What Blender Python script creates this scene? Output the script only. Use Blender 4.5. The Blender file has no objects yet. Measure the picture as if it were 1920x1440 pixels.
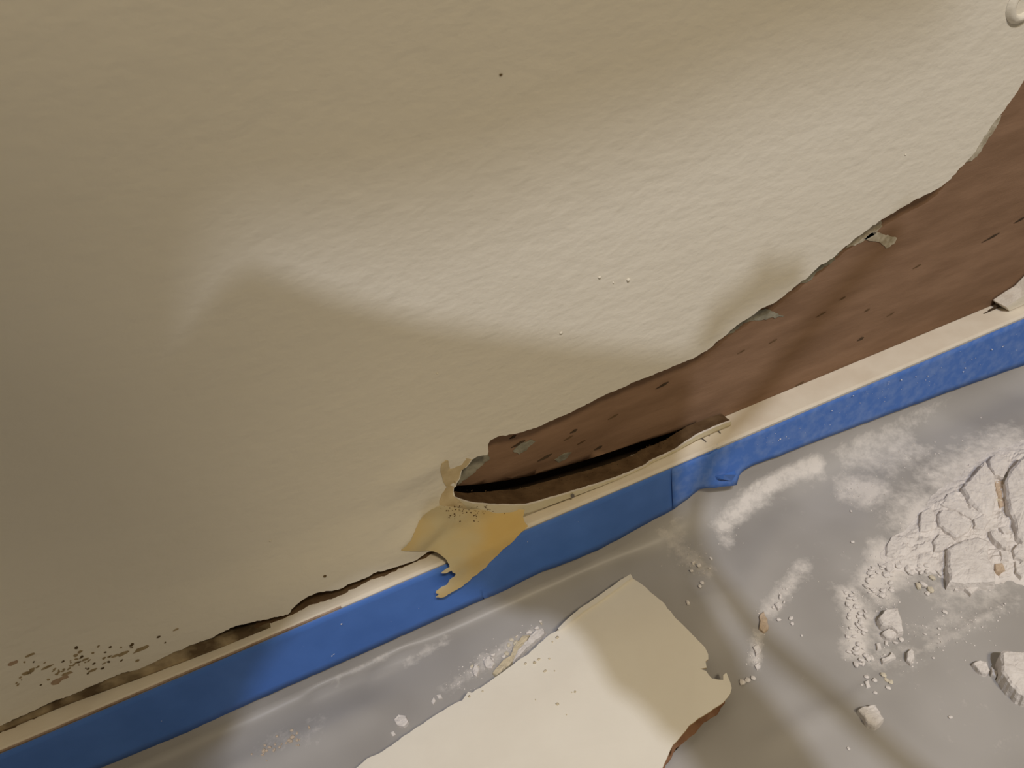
import bpy, bmesh, math, random
from mathutils import Vector, Matrix, noise
from mathutils.geometry import delaunay_2d_cdt

random.seed(7)
SC = bpy.context.scene
COL = SC.collection

# ------------------------------------------------------------------ camera
FPX = 1443.0                                   # focal length in pixels of a 1920 wide frame
BT, BH = 0.011, 0.055                          # baseboard thickness and height
DX = Vector((5700, -2142, FPX)).normalized()   # the wall's horizontal, seen from the camera (right, down, forward)
def _axes(pitch):
    c = math.sin(math.radians(pitch))
    A, B, C_ = DX.x, DX.y, -DX.z*c
    r2 = 1-c*c
    qa = (B/A)**2+1; qb = -2*C_*B/A**2; qc = (C_/A)**2-r2
    b = (-qb+math.sqrt(qb*qb-4*qa*qc))/(2*qa); a = (C_-B*b)/A
    Z = -Vector((a, b, c)); Y = Z.cross(DX)
    return Matrix((DX, Y, Z))                  # camera vector -> world vector
M3 = _axes(38.0)
def ray(px, py):
    return M3 @ Vector((px-960, py-720, FPX))
CAMPOS = Vector((0, -BT, BH)) - ray(960, 1000)*(0.277/ray(960, 1000).y)
def on_y(px, py, y):                           # pixel -> point on an upright plane at depth y
    r = ray(px, py); return CAMPOS + r*((y-CAMPOS.y)/r.y)
def on_z(px, py, z):                           # pixel -> point on a level plane
    r = ray(px, py); return CAMPOS + r*((z-CAMPOS.z)/r.z)

cam = bpy.data.cameras.new('camera'); co = bpy.data.objects.new('camera', cam); COL.objects.link(co)
right = M3 @ Vector((1, 0, 0)); up = M3 @ Vector((0, -1, 0)); back = M3 @ Vector((0, 0, -1))
co.matrix_world = Matrix(((right.x, up.x, back.x, CAMPOS.x), (right.y, up.y, back.y, CAMPOS.y), (right.z, up.z, back.z, CAMPOS.z), (0, 0, 0, 1)))
cam.sensor_width = 36; cam.sensor_fit = 'HORIZONTAL'; cam.lens = 36*FPX/1920
cam.clip_start = 0.01; cam.clip_end = 50
cam.dof.use_dof = True; cam.dof.focus_distance = 0.42; cam.dof.aperture_fstop = 13
SC.camera = co

# ------------------------------------------------------------------ light
w = bpy.data.worlds.new('world'); SC.world = w; w.use_nodes = True
w.node_tree.nodes['Background'].inputs[0].default_value = (1.0, 0.84, 0.61, 1)
w.node_tree.nodes['Background'].inputs[1].default_value = 0.14
LDIR = -(ray(890, 1345).normalized())          # towards the ceiling lamp behind the photographer
LPOS = CAMPOS + LDIR*2.3
ld = bpy.data.lights.new('ceiling_lamp', 'POINT'); lo = bpy.data.objects.new('ceiling_lamp', ld); COL.objects.link(lo)
lo.location = LPOS; ld.energy = 98; ld.shadow_soft_size = 0.0105; ld.color = (0.94, 0.98, 1.14)
l2 = bpy.data.lights.new('fill_disk', 'AREA'); l2o = bpy.data.objects.new('fill_disk', l2); COL.objects.link(l2o)
l2.shape = 'DISK'; l2.size = 0.32; l2.energy = 24; l2.color = (1.0, 0.84, 0.60)
l2o.location = LPOS + Vector((0.40, -0.12, -0.10))  # added warm fill, set so the unseen casters darken the left
l2o.rotation_euler = (Vector((0.05, 0, 0.1))-l2o.location).to_track_quat('-Z', 'Y').to_euler()
SC.view_settings.view_transform = 'Standard'; SC.view_settings.look = 'None'
SC.view_settings.exposure = 0.0; SC.view_settings.gamma = 1.0; SC.view_settings.use_curve_mapping = False

# ------------------------------------------------------------------ materials
def mat(name, c1, c2=None, rough=0.7, nscale=60, stretch=(1, 1, 1), bump=0.0, bscale=200, bdist=0.001, spec=0.4, lo_=0.35, hi_=0.65, detail=4):
    m = bpy.data.materials.new(name); m.use_nodes = True
    nt = m.node_tree; b = nt.nodes['Principled BSDF']
    b.inputs['Roughness'].default_value = rough; b.inputs['Specular IOR Level'].default_value = spec
    tc = nt.nodes.new('ShaderNodeTexCoord'); mp = nt.nodes.new('ShaderNodeMapping')
    mp.inputs['Scale'].default_value = stretch
    nt.links.new(tc.outputs['Object'], mp.inputs['Vector'])
    if c2 is None:
        b.inputs['Base Color'].default_value = (*c1, 1)
    else:
        n = nt.nodes.new('ShaderNodeTexNoise'); n.inputs['Scale'].default_value = nscale; n.inputs['Detail'].default_value = detail
        r = nt.nodes.new('ShaderNodeValToRGB'); r.name = 'ramp'
        r.color_ramp.elements[0].position = lo_; r.color_ramp.elements[1].position = hi_
        r.color_ramp.elements[0].color = (*c1, 1); r.color_ramp.elements[1].color = (*c2, 1)
        nt.links.new(mp.outputs[0], n.inputs['Vector']); nt.links.new(n.outputs['Fac'], r.inputs[0]); nt.links.new(r.outputs[0], b.inputs['Base Color'])
    if bump:
        n2 = nt.nodes.new('ShaderNodeTexNoise'); n2.inputs['Scale'].default_value = bscale; n2.inputs['Detail'].default_value = 3
        bm_ = nt.nodes.new('ShaderNodeBump'); bm_.name = 'bump'; bm_.inputs['Strength'].default_value = bump; bm_.inputs['Distance'].default_value = bdist
        nt.links.new(mp.outputs[0], n2.inputs['Vector']); nt.links.new(n2.outputs['Fac'], bm_.inputs['Height']); nt.links.new(bm_.outputs[0], b.inputs['Normal'])
    return m

M = {}
M['wall'] = mat('cream_wall_paint', (.73, .68, .565), (.755, .705, .59), rough=.55, nscale=12, stretch=(.6, 1, 1.1), bump=.36, bscale=230, bdist=.0013, spec=.35)
M['board'] = mat('brown_board_paper', (.215, .130, .078), (.275, .170, .105), rough=.9, nscale=70, stretch=(.35, 1, 1.6), bump=.25, bscale=500, bdist=.0006, spec=.1)
M['gypsum'] = mat('gypsum_core', (.66, .60, .51), (.76, .71, .62), rough=.95, nscale=160, bump=.5, bscale=500, bdist=.001, spec=.1)
M['dirt'] = mat('dusty_brown_edge', (.10, .06, .03), (.15, .095, .05), rough=.95, nscale=140, bump=.25, bscale=500, bdist=.001, spec=.1)
M['cavity'] = mat('dark_cavity_brown', (.06, .04, .025), (.09, .06, .035), rough=.95, nscale=60, spec=.1)
M['trim'] = mat('cream_trim_paint', (.74, .66, .53), (.80, .73, .60), rough=.5, nscale=60, bump=.15, bscale=300, bdist=.0004)
M['bare'] = mat('bare_trim_edge', (.30, .20, .13), (.46, .34, .25), rough=.8, nscale=90)
M['tape'] = mat('blue_tape', (.056, .160, .50), (.068, .185, .56), rough=.5, nscale=45, bump=.22, bscale=420, bdist=.0003, spec=.45)
M['tape_dusty'] = mat('dusty_blue_tape', (.070, .18, .54), (.15, .26, .58), rough=.6, nscale=170, bump=.22, bscale=420, bdist=.0003, spec=.35, lo_=.4, hi_=.75, detail=8)
M['flap'] = mat('yellow_paper_back', (.61, .43, .16), (.58, .50, .31), rough=.85, nscale=22, bump=.25, bscale=200, bdist=.0005, spec=.15)
M['paint'] = mat('cream_paint_film', (.58, .50, .31), (.64, .57, .40), rough=.6, nscale=50, bump=.25, bscale=240, bdist=.0006)
M['tan'] = mat('tan_bare_paper', (.50, .39, .22), (.60, .49, .30), rough=.9, nscale=120, bump=.3, bscale=300, bdist=.0004, spec=.1)
M['grey'] = mat('grey_green_paper', (.20, .185, .135), (.33, .31, .24), rough=.95, nscale=180, bump=.6, bscale=400, bdist=.001, spec=.1)
M['pale'] = mat('pale_paper_fibres', (.34, .29, .20), (.52, .47, .36), rough=.95, nscale=260, bump=.6, bscale=400, bdist=.001, spec=.1)
M['mould'] = mat('dark_mould', (.075, .05, .022), (.16, .11, .055), rough=.9, nscale=400, spec=.1)
M['mouldlt'] = mat('brown_mildew', (.25, .185, .095), (.36, .28, .16), rough=.9, nscale=300, spec=.1)
M['pinkst'] = mat('rusty_mildew', (.33, .22, .14), (.40, .29, .19), rough=.9, nscale=300, spec=.1)
M['caulk'] = mat('dirty_caulk', (.10, .065, .03), (.40, .31, .18), rough=.85, nscale=70, bump=.6, bscale=300, bdist=.001, lo_=.4, hi_=.66)
M['floor'] = mat('grey_brown_floor', (.20, .165, .13), (.27, .23, .19), rough=.8, nscale=6)
M['pface'] = mat('painted_face', (.80, .755, .655), (.83, .79, .69), rough=.5, nscale=30, bump=.2, bscale=180, bdist=.0006)
M['kraft'] = mat('brown_kraft_paper', (.20, .10, .055), (.30, .17, .10), rough=.9, nscale=120, spec=.1)
M['chunk'] = mat('white_plaster', (.71, .67, .63), (.79, .75, .71), rough=.95, nscale=150, bump=.7, bscale=420, bdist=.0012, spec=.1)
M['chunk_y'] = mat('yellowed_plaster', (.60, .52, .36), (.70, .62, .46), rough=.95, nscale=200, bump=.7, bscale=420, bdist=.0012, spec=.1)
M['chunk_b'] = mat('tan_plaster', (.52, .40, .28), (.62, .50, .38), rough=.95, nscale=200, bump=.7, bscale=420, bdist=.0012, spec=.1)
M['crumb'] = mat('plaster_crumb', (.75, .71, .67), rough=.95, spec=.1)
M['crumb_y'] = mat('yellow_crumb', (.68, .62, .49), rough=.95, spec=.1)
M['crumb_b'] = mat('tan_crumb', (.56, .46, .35), rough=.95, spec=.1)
M['pencil'] = mat('pencil_grey', (.16, .14, .12))
M['white'] = mat('white_speck', (.72, .72, .72))
M['phone_caster'] = mat('black_caster', (.012, .012, .013), rough=.25)
M['skin'] = mat('skin', (.50, .30, .21), (.55, .34, .24), rough=.55, nscale=40)
M['cloth'] = mat('grey_cloth', (.10, .10, .11), (.14, .14, .15), rough=.95, nscale=200)

# a second, broader ripple on the rolled paint
nt = M['wall'].node_tree
n3 = nt.nodes.new('ShaderNodeTexNoise'); n3.inputs['Scale'].default_value = 85; n3.inputs['Detail'].default_value = 2
b3 = nt.nodes.new('ShaderNodeBump'); b3.inputs['Strength'].default_value = .42; b3.inputs['Distance'].default_value = .0016
tcn = [n for n in nt.nodes if n.type == 'MAPPING'][0]
nt.links.new(tcn.outputs[0], n3.inputs['Vector']); nt.links.new(n3.outputs['Fac'], b3.inputs['Height'])
nt.links.new(b3.outputs[0], nt.nodes['bump'].inputs['Normal'])

# plastic: grey film, partly see-through, dust laid on it
m = bpy.data.materials.new('dusty_plastic_film'); m.use_nodes = True; nt = m.node_tree; b = nt.nodes['Principled BSDF']
at = nt.nodes.new('ShaderNodeAttribute'); at.attribute_name = 'dust'
tc = nt.nodes.new('ShaderNodeTexCoord')
nz = nt.nodes.new('ShaderNodeTexNoise'); nz.inputs['Scale'].default_value = 150; nz.inputs['Detail'].default_value = 6; nz.inputs['Roughness'].default_value = .7
nt.links.new(tc.outputs['Object'], nz.inputs['Vector'])
ad = nt.nodes.new('ShaderNodeMath'); ad.operation = 'ADD'; nt.links.new(at.outputs['Fac'], ad.inputs[0]); nt.links.new(nz.outputs['Fac'], ad.inputs[1])
rp = nt.nodes.new('ShaderNodeMapRange'); rp.inputs[1].default_value = .72; rp.inputs[2].default_value = 1.18
nt.links.new(ad.outputs[0], rp.inputs[0])
n4 = nt.nodes.new('ShaderNodeTexNoise'); n4.inputs['Scale'].default_value = 14; nt.links.new(tc.outputs['Object'], n4.inputs['Vector'])
rb = nt.nodes.new('ShaderNodeValToRGB'); rb.color_ramp.elements[0].position = .35; rb.color_ramp.elements[1].position = .65
rb.color_ramp.elements[0].color = (.41, .39, .365, 1); rb.color_ramp.elements[1].color = (.52, .50, .475, 1)
nt.links.new(n4.outputs['Fac'], rb.inputs[0])
mx = nt.nodes.new('ShaderNodeMix'); mx.data_type = 'RGBA'
mx.inputs[7].default_value = (.74, .70, .65, 1)
nt.links.new(rp.outputs[0], mx.inputs[0]); nt.links.new(rb.outputs[0], mx.inputs[6]); nt.links.new(mx.outputs[2], b.inputs['Base Color'])
rr = nt.nodes.new('ShaderNodeMapRange'); rr.inputs[3].default_value = .46; rr.inputs[4].default_value = .95
nt.links.new(rp.outputs[0], rr.inputs[0]); nt.links.new(rr.outputs[0], b.inputs['Roughness'])
al = nt.nodes.new('ShaderNodeMapRange'); al.inputs[3].default_value = .80; al.inputs[4].default_value = 1.0
nt.links.new(rp.outputs[0], al.inputs[0]); nt.links.new(al.outputs[0], b.inputs['Alpha'])
b.inputs['Specular IOR Level'].default_value = .5
n5 = nt.nodes.new('ShaderNodeTexNoise'); n5.inputs['Scale'].default_value = 30; nt.links.new(tc.outputs['Object'], n5.inputs['Vector'])
bp = nt.nodes.new('ShaderNodeBump'); bp.inputs['Strength'].default_value = .25; bp.inputs['Distance'].default_value = .002
nt.links.new(n5.outputs['Fac'], bp.inputs['Height']); nt.links.new(bp.outputs[0], b.inputs['Normal'])
M['plastic'] = m

# ------------------------------------------------------------------ helpers
def obj(name, verts, faces, material, parent=None, smooth=False, mats=None, fmat=None):
    me = bpy.data.meshes.new(name); me.from_pydata([tuple(v) for v in verts], [], faces); me.validate()
    if mats:
        for mm in mats: me.materials.append(M[mm])
        if fmat:
            for p, k in zip(me.polygons, fmat): p.material_index = k
    else:
        me.materials.append(M[material])
    bm = bmesh.new(); bm.from_mesh(me); bmesh.ops.recalc_face_normals(bm, faces=bm.faces); bm.to_mesh(me); bm.free()
    if mats and fmat:
        bm = bmesh.new(); bm.from_mesh(me)
        for e in bm.edges:
            if len({f.material_index for f in e.link_faces}) > 1: e.smooth = False
        bm.to_mesh(me); bm.free()
    if smooth:
        for p in me.polygons: p.use_smooth = True
    o = bpy.data.objects.new(name, me); COL.objects.link(o)
    if parent is not None: o.parent = parent
    return o
def tag(o, label=None, cat=None, group=None, kind=None):
    if label: o['label'] = label
    if cat: o['category'] = cat
    if group: o['group'] = group
    if kind: o['kind'] = kind
    return o
def empty(name, loc):
    o = bpy.data.objects.new(name, None); COL.objects.link(o); o.location = loc; o.empty_display_size = .01
    return o
def into(parent, verts):                       # world points -> the parent's space (parents only carry a location)
    return [Vector(v)-parent.location for v in verts]
def ragged(pts, seg=6.0, amp=1.2, closed=True, seed=0):
    """subdivide a pixel outline and shake it a little, so that it reads as a torn edge"""
    rnd = random.Random(seed); out = []
    n = len(pts) if closed else len(pts)-1
    for i in range(n):
        a = Vector(pts[i]); c = Vector(pts[(i+1) % len(pts)])
        k = max(1, int((c-a).length/seg))
        for j in range(k):
            p = a.lerp(c, j/k)
            if j: p += Vector((rnd.uniform(-amp, amp), rnd.uniform(-amp, amp)))
            out.append((p.x, p.y))
    if not closed: out.append(tuple(pts[-1]))
    return out
def inside(p, poly):
    r = False; j = len(poly)-1
    for i in range(len(poly)):
        a, c = poly[i], poly[j]
        if (a[1] > p[1]) != (c[1] > p[1]) and p[0] < (c[0]-a[0])*(p[1]-a[1])/(c[1]-a[1])+a[0]: r = not r
        j = i
    return r
def fill(outline, extra=()):
    """triangulate a 2d outline; extra = points inside. Returns points and triangles"""
    pts = [Vector(p) for p in outline]+[Vector(p) for p in extra]
    n = len(outline)
    v, e, f, *_ = delaunay_2d_cdt(pts, [(i, (i+1) % n) for i in range(n)], [], 1, 1e-7)
    return v, f
def slab(name, outline, front, backf, material, extra=(), parent=None, smooth=False, mats=None):
    """a solid with two skins: front(x,y) and backf(x,y) turn outline coordinates into points. mats = (front, side, back)"""
    v, f = fill(outline, extra)
    V = [front(p.x, p.y) for p in v]; n = len(V); V += [backf(p.x, p.y) for p in v]
    F = [list(t) for t in f]; fm = [0]*len(F)
    F += [[n+i for i in reversed(t)] for t in f]; fm += [2]*len(f)
    cnt = {}
    for t in f:
        for i in range(len(t)):
            a, c = t[i], t[(i+1) % len(t)]
            cnt[(a, c)] = cnt.get((a, c), 0)+1
    for (a, c) in list(cnt):
        if (c, a) not in cnt:
            F.append([a, n+a, n+c, c]); fm.append(1)
    if parent is not None: V = into(parent, V)
    return obj(name, V, F, material, parent, smooth, mats, fm if mats else None)
def grid_in(outline, step):
    xs = [p[0] for p in outline]; ys = [p[1] for p in outline]; out = []
    y = min(ys)+step*.5
    while y < max(ys):
        x = min(xs)+step*.5
        while x < max(xs):
            if inside((x, y), outline): out.append((x, y))
            x += step
        y += step
    return out
def sm(a, c, x):
    t = max(0, min(1, (x-a)/(c-a))); return t*t*(3-2*t)
def lerp_list(tab, x):
    if x <= tab[0][0]: return tab[0][1]
    for (x0, y0), (x1, y1) in zip(tab, tab[1:]):
        if x <= x1: return y0+(y1-y0)*(x-x0)/(x1-x0)
    return tab[-1][1]

# ------------------------------------------------------------------ the setting
XL, XR = -0.60, 0.95
BY = 0.0075                                     # face of the brown board behind the plaster
CUT = [(851, 931), (850, 920), (856, 905), (862, 897), (866, 882), (878, 872), (885, 862), (900, 855), (914, 853), (916, 846), (915, 834), (919, 826), (932, 819), (960, 814), (985, 808), (1010, 800), (1030, 790), (1060, 778), (1090, 763), (1110, 753), (1135, 740), (1165, 728), (1190, 716), (1215, 707), (1245, 694), (1275, 682), (1300, 672), (1325, 658), (1345, 640), (1362, 628), (1385, 608), (1410, 592), (1425, 580), (1450, 569), (1470, 555), (1500, 530), (1515, 520), (1535, 500), (1560, 485), (1585, 462), (1600, 450), (1625, 432), (1650, 414), (1680, 396), (1710, 378), (1740, 363), (1758, 354), (1780, 338), (1800, 315), (1815, 300), (1830, 283), (1840, 265), (1862, 232), (1880, 210), (1895, 190), (1910, 168), (1920, 150)]
GAP = [(0, 1361), (35, 1345), (69, 1330), (100, 1315), (133, 1303), (167, 1288), (200, 1274), (229, 1261), (260, 1255), (292, 1240), (323, 1224), (365, 1207), (400, 1195), (413, 1187), (443, 1173), (493, 1162), (520, 1157), (540, 1152), (547, 1142), (563, 1128), (580, 1117), (600, 1110), (617, 1108), (633, 1106), (658, 1094), (683, 1085), (700, 1075), (729, 1067), (746, 1062), (762, 1056), (781, 1050), (800, 1036), (812, 1033)]
def xz(p, y=0.0):
    q = on_y(p[0], p[1], y); return (q.x, q.z)
FOOT = [(-20, 0), (120, .0004), (260, .0030), (400, .0052), (540, .0062), (650, .0066), (780, .0060), (860, .0030)]
gap = [xz(p, -lerp_list(FOOT, p[0])) for p in ragged(GAP, 5, 1.0, False, 1)]
gap = [(x, max(z, BH+.0010)) for x, z in gap]
FOOTX = [(xz((p, 1361-.404*p))[0], f) for p, f in FOOT]
cut = [xz(p) for p in ragged(CUT, 5, .9, False, 2)]
xe = cut[-1][0]; ze = cut[-1][1]
outline = [(XL, gap[0][1]-.002)]+gap+[(gap[-1][0]+.012, .056), (cut[0][0]+.002, .056)]+cut
outline += [(xe+.02, ze+.03), (xe+.06, ze+.055), (xe+.13, ze+.05), (xe+.17, ze-.02), (xe+.15, .15), (xe+.10, .10)]
rr_ = [xz(p) for p in ((1920, 546), (1900, 558), (1880, 572))]
outline += [rr_[0], rr_[1], rr_[2], (rr_[2][0]+.004, .056), (XR, .056), (XR, .85), (XL, .85)]
dentreg = [xz(p) for p in ((660, 830), (846, 850), (842, 945), (800, 1020), (660, 1010))]
extra = [p for p in grid_in(dentreg, .0035)]
footreg = [(-.30, .0595)]+[(x, z+.0035) for x, z in gap[::4]]+[(gap[-1][0], .11), (-.30, .11)]
extra += [p for p in grid_in(footreg, .0045) if not inside(p, dentreg)]
extra += [p for p in grid_in(outline, .016) if p[1] > .115]
def ridge2(px, py, x, y, sx, sy, ang):
    c, s = math.cos(ang), math.sin(ang); u = (px-x)*c+(py-y)*s; v = -(px-x)*s+(py-y)*c
    return math.exp(-(u/sx)**2-(v/sy)**2)
d0 = xz((785, 885)); d1 = xz((775, 965)); d2 = xz((800, 985))
def wall_front(x, z):
    y = -lerp_list(FOOTX, x)*sm(BH+.052, BH+.012, z)
    if dentreg[0][0]-.01 < x < cut[0][0]+.002 and z < .2:
        y -= .0032*ridge2(x, z, d0[0], d0[1], .020, .0075, .25)
        y += .0016*ridge2(x, z, d1[0], d1[1], .030, .004, .35)
        y -= .0025*ridge2(x, z, d2[0], d2[1], .016, .006, .45)
    return Vector((x, y, z))
wall = slab('wall_back', outline, wall_front, lambda x, z: Vector((x, .0075, z)), 'wall', extra, mats=('wall', 'gypsum', 'tan'))
tag(wall, 'cream painted plasterboard wall with a long torn opening above the baseboard', None, None, 'structure')
for p in wall.data.polygons: p.use_smooth = p.material_index == 0

# brown board behind the opening, ending a little above the sill at the left so that a dark slot stays
xq = on_z(1392, 784, .055).x
def board_y(x, z):
    return BY+.0010+.003*sm(.02, -.10, x)+.004*sm(.085, .066, z)*sm(.14, .02, x)
SLOT = [(850, 912), (900, 908), (960, 899), (1000, 891), (1100, 862), (1200, 829), (1300, 799), (1385, 781)]
sl = []
for (px, py) in SLOT:
    q = on_y(px, py, BY)
    for _ in range(6): q = on_y(px, py, board_y(q.x, q.z))
    sl.append((q.x, q.z))
bo = [(-.12, sl[0][1]+.003)]+sl+[(xq, .0545), (XR-.02, .0545), (XR-.02, .62), (-.12, .62)]
board = slab('backing_board', bo, lambda x, z: Vector((x, board_y(x, z), z)), lambda x, z: Vector((x, board_y(x, z)+.006, z)), 'board', [p for p in grid_in(bo, .005) if p[1] < .14 and p[0] < .20]+[p for p in grid_in(bo, .03) if p[1] > .15])
for p in board.data.polygons: p.use_smooth = abs(p.normal.y) > .6
tag(board, 'brown paper-faced board seen behind the torn opening in the wall', 'board')
def strip_box(name, x0, x1, y0, y1, z0, z1, material, parent=None):
    V = [(x, y, z) for x in (x0, x1) for y in (y0, y1) for z in (z0, z1)]
    F = [(0, 1, 3, 2), (4, 6, 7, 5), (0, 4, 5, 1), (2, 3, 7, 6), (0, 2, 6, 4), (1, 5, 7, 3)]
    return obj(name, V, F, material, parent)
cavity_back = strip_box('cavity_shade_panel', XL+.01, XR-.01, .030, .036, .0, .62, 'cavity')  # dark panel closing the void; its colour carries the slot's shade
tag(cavity_back, kind='structure'); cavity_back.name = 'wall_cavity'
floor = strip_box('floor', XL, XR, -1.1, .03, -.012, -.003, 'floor'); tag(floor, 'grey brown floor under the plastic sheet', kind='structure')

# baseboard: long bar with an eased front edge, wavering very slightly
def bar(name, prof, x0, x1, n, material, parent=None, wav=0.0, smooth=False):
    V = []; F = []; k = len(prof)
    for i in range(n+1):
        x = x0+(x1-x0)*i/n
        for (y, z) in prof:
            V.append((x, y+wav*noise.noise((x*30, 0, 3)), z+wav*noise.noise((x*22, 5, 3))))
    for i in range(n):
        for j in range(k):
            F.append((i*k+j, i*k+(j+1) % k, (i+1)*k+(j+1) % k, (i+1)*k+j))
    F.append(tuple(range(k))); F.append(tuple(n*k+j for j in reversed(range(k))))
    return obj(name, V, F, material, parent, smooth)
bb = bar('baseboard_back', [(-BT, -.001), (-BT, BH-.0012), (-BT+.0008, BH-.0002), (-BT+.0016, BH), (.0084, BH), (.0084, -.001)], XL, XR, 160, 'trim', None, .0002)
tag(bb, 'cream painted baseboard under the torn wall', kind='structure')
e = bar('bare_edge', [(-BT-.0001, BH-.0016), (-BT-.0001, BH-.0009), (-BT+.0004, BH-.0002), (-BT+.0004, BH-.0016)], XL+.001, on_z(640, 1140, .055).x, 80, 'bare', bb, .0002)

# caulk left in the joint at the far left
cp = [(0, 1367), (60, 1342), (120, 1316), (190, 1285), (260, 1258), (330, 1226), (400, 1198), (470, 1172)]
V = []; F = []; cl = []
for k in range(90):
    t = k/89; px = -140+t*640
    yy = lerp_list([(p[0], p[1]) for p in [(-140, 1425)]+cp+[(520, 1158)]], px)
    q = on_y(px, yy, -.0006-lerp_list(FOOT, px)); cl.append(q.x)
    a = (1+.5*noise.noise((k*.35, 1, 1)))*(1-.97*sm(280, 490, px)); zt = BH+(q.z+.0008*a-BH)*(1-sm(330, 485, px)); fy = lerp_list(FOOT, px)
    for (y, z) in ((.002, zt+.0002), (-.0003*a-fy, zt-.0004), (-.0004*a-fy, BH+.0010*a), (-.0005*a-fy, BH+.0001), (.002, BH+.0001)):
        V.append((q.x, y, max(z, BH+.0001)))
for k in range(89):
    for j in range(5): F.append((k*5+j, k*5+(j+1) % 5, k*5+5+(j+1) % 5, k*5+5+j))
F += [tuple(range(5)), tuple(89*5+j for j in reversed(range(5)))]
ck = obj('caulk_bead', V, F, 'caulk', None, True); tag(ck, 'dirty brown caulk bead in the joint between wall and baseboard', 'caulk')

GAP_SHADE = [(-60, 1400), (0, 1374), (100, 1330), (200, 1288), (333, 1238), (400, 1210), (450, 1192), (493, 1171), (530, 1160), (548, 1152), (575, 1137), (600, 1128), (640, 1115), (660, 1104), (700, 1085), (720, 1080), (762, 1060), (790, 1048), (815, 1036)]
gr = ragged(GAP_SHADE, 5, 1.5, False, 77)
V = []; F = []
for (px, py) in gr:
    q = on_z(px, py, BH+.0003); V += [q, Vector((q.x, .0075, BH+.0003)), Vector((q.x, .0075, BH+.00005)), Vector((q.x, q.y-.0001, BH+.00005))]
for i in range(len(gr)-1):
    for j in range(4): F.append((i*4+j, i*4+(j+1) % 4, i*4+4+(j+1) % 4, i*4+4+j))
F += [(0, 1, 2, 3), tuple((len(gr)-1)*4+j for j in (3, 2, 1, 0))]
obj('gap_shade_dirt', V, F, 'dirt', bb)  # dark strip: the joint's shade put into colour, together with ledge dirt
# ------------------------------------------------------------------ the lip of plasterboard left below the opening
RIM = [(850, 932), (866, 938), (887, 944), (918, 947), (960, 948), (987, 947), (1022, 938), (1060, 927), (1112, 911), (1160, 895), (1206, 876), (1225, 863), (1252, 851), (1270, 842), (1289, 828), (1310, 815), (1341, 801), (1362, 793), (1371, 790)]
BUL = [(850, .0012), (900, .0045), (960, .0070), (1050, .0070), (1150, .0060), (1250, .0040), (1371, .0018)]
rim = ragged(RIM, 6, .5, False, 5)
V = []; F = []; fm = []
for (px, py) in rim:
    bq = lerp_list(BUL, px)
    q = on_y(px, py, -bq)
    top = max(q.z, BH+.0014)
    wob = .0006*noise.noise((px*.11, 2, 0))
    bk = on_y(px, py, BY)
    low = BH+.0003
    base = -max(.0008, bq-.0035*sm(850, 960, px))
    V += [(q.x, base, low), (q.x, -bq-.0003, (top+low)/2), (q.x, -bq, top), (q.x, -bq+.0012, top+.0001), (q.x, -bq*.4+.003, top-.0006+wob*.3), (q.x, .0078-.0018*sm(1000, 860, px), top-.0010-wob*.3), (q.x, .0078-.0018*sm(1000, 860, px), low)]
K = 7
for i in range(len(rim)-1):
    for j in range(K):
        F.append((i*K+j, i*K+(j+1) % K, (i+1)*K+(j+1) % K, (i+1)*K+j)); fm.append([0, 0, 1, 2, 2, 2, 2][j])
F += [tuple(range(K)), tuple((len(rim)-1)*K+j for j in reversed(range(K)))]; fm += [1, 1]
lip = obj('plasterboard_lip', V, F, None, None, False, ('paint', 'gypsum', 'dirt'), fm)
lip.parent = wall
# crumbly grit lying on the sill of the opening
V = []; F = []
rnd = random.Random(3)
def pebble(V, F, c, r, rnd, sub=1, squash=.7):
    bm = bmesh.new(); bmesh.ops.create_icosphere(bm, subdivisions=sub, radius=1)
    o = len(V); s = rnd.uniform(0, 100); ax = (rnd.uniform(.7, 1.3), rnd.uniform(.7, 1.3), squash*rnd.uniform(.8, 1.2))
    for v in bm.verts:
        k = r*(1+.35*noise.noise(v.co*1.3+Vector((s, 0, 0))))
        V.append(Vector(c)+Vector((v.co.x*ax[0]*k, v.co.y*ax[1]*k, v.co.z*ax[2]*k)))
    for f in bm.faces: F.append(tuple(o+v.index for v in f.verts))
    bm.free()
for i in range(150):
    px = rnd.uniform(880, 1290); py = lerp_list(RIM, px)
    bq = lerp_list(BUL, px); q = on_y(px, py, -bq)
    y = rnd.uniform(-bq+.0015, .0085)
    pebble(V, F, (q.x, y, q.z-.0006), rnd.uniform(.00015, .00045), rnd)
g = obj('sill_grit', V, F, 'dirt', wall, True); g['kind'] = 'stuff'
# remnant of wall edge beyond, at the right of the opening
# pencil ticks and a nail dot on the lip and the baseboard top
def thin(name, pts, plane, material, parent, off=.0004):
    f0 = {'y': lambda x, y: on_y(x, y, plane[1]), 'z': lambda x, y: on_z(x, y, plane[1])}[plane[0]]
    dv = Vector((0, off, 0)) if plane[0] == 'y' else Vector((0, 0, -off))
    return slab(name, pts, f0, lambda x, y: f0(x, y)+dv, material, parent=parent if parent and parent.type == 'EMPTY' else None) if not parent or parent.type == 'EMPTY' else _child(slab(name, pts, f0, lambda x, y: f0(x, y)+dv, material), parent)
def _child(o, parent):
    o.parent = parent; return o
for (x0, y0, x1, y1, wd) in ((1310, 816, 1324, 828, 1.6), (1342, 803, 1351, 812, 1.6), (1325, 812, 1331, 817, 1.0)):
    d = Vector((x1-x0, y1-y0)).normalized(); nn = Vector((-d.y, d.x))*wd
    b_ = lerp_list(BUL, x0)
    thin('pencil_mark', [(x0+nn.x, y0+nn.y), (x0-nn.x, y0-nn.y), (x1-nn.x*.4, y1-nn.y*.4), (x1+nn.x*.4, y1+nn.y*.4)], ('z', BH+.0005), 'pencil', bb)
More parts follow.
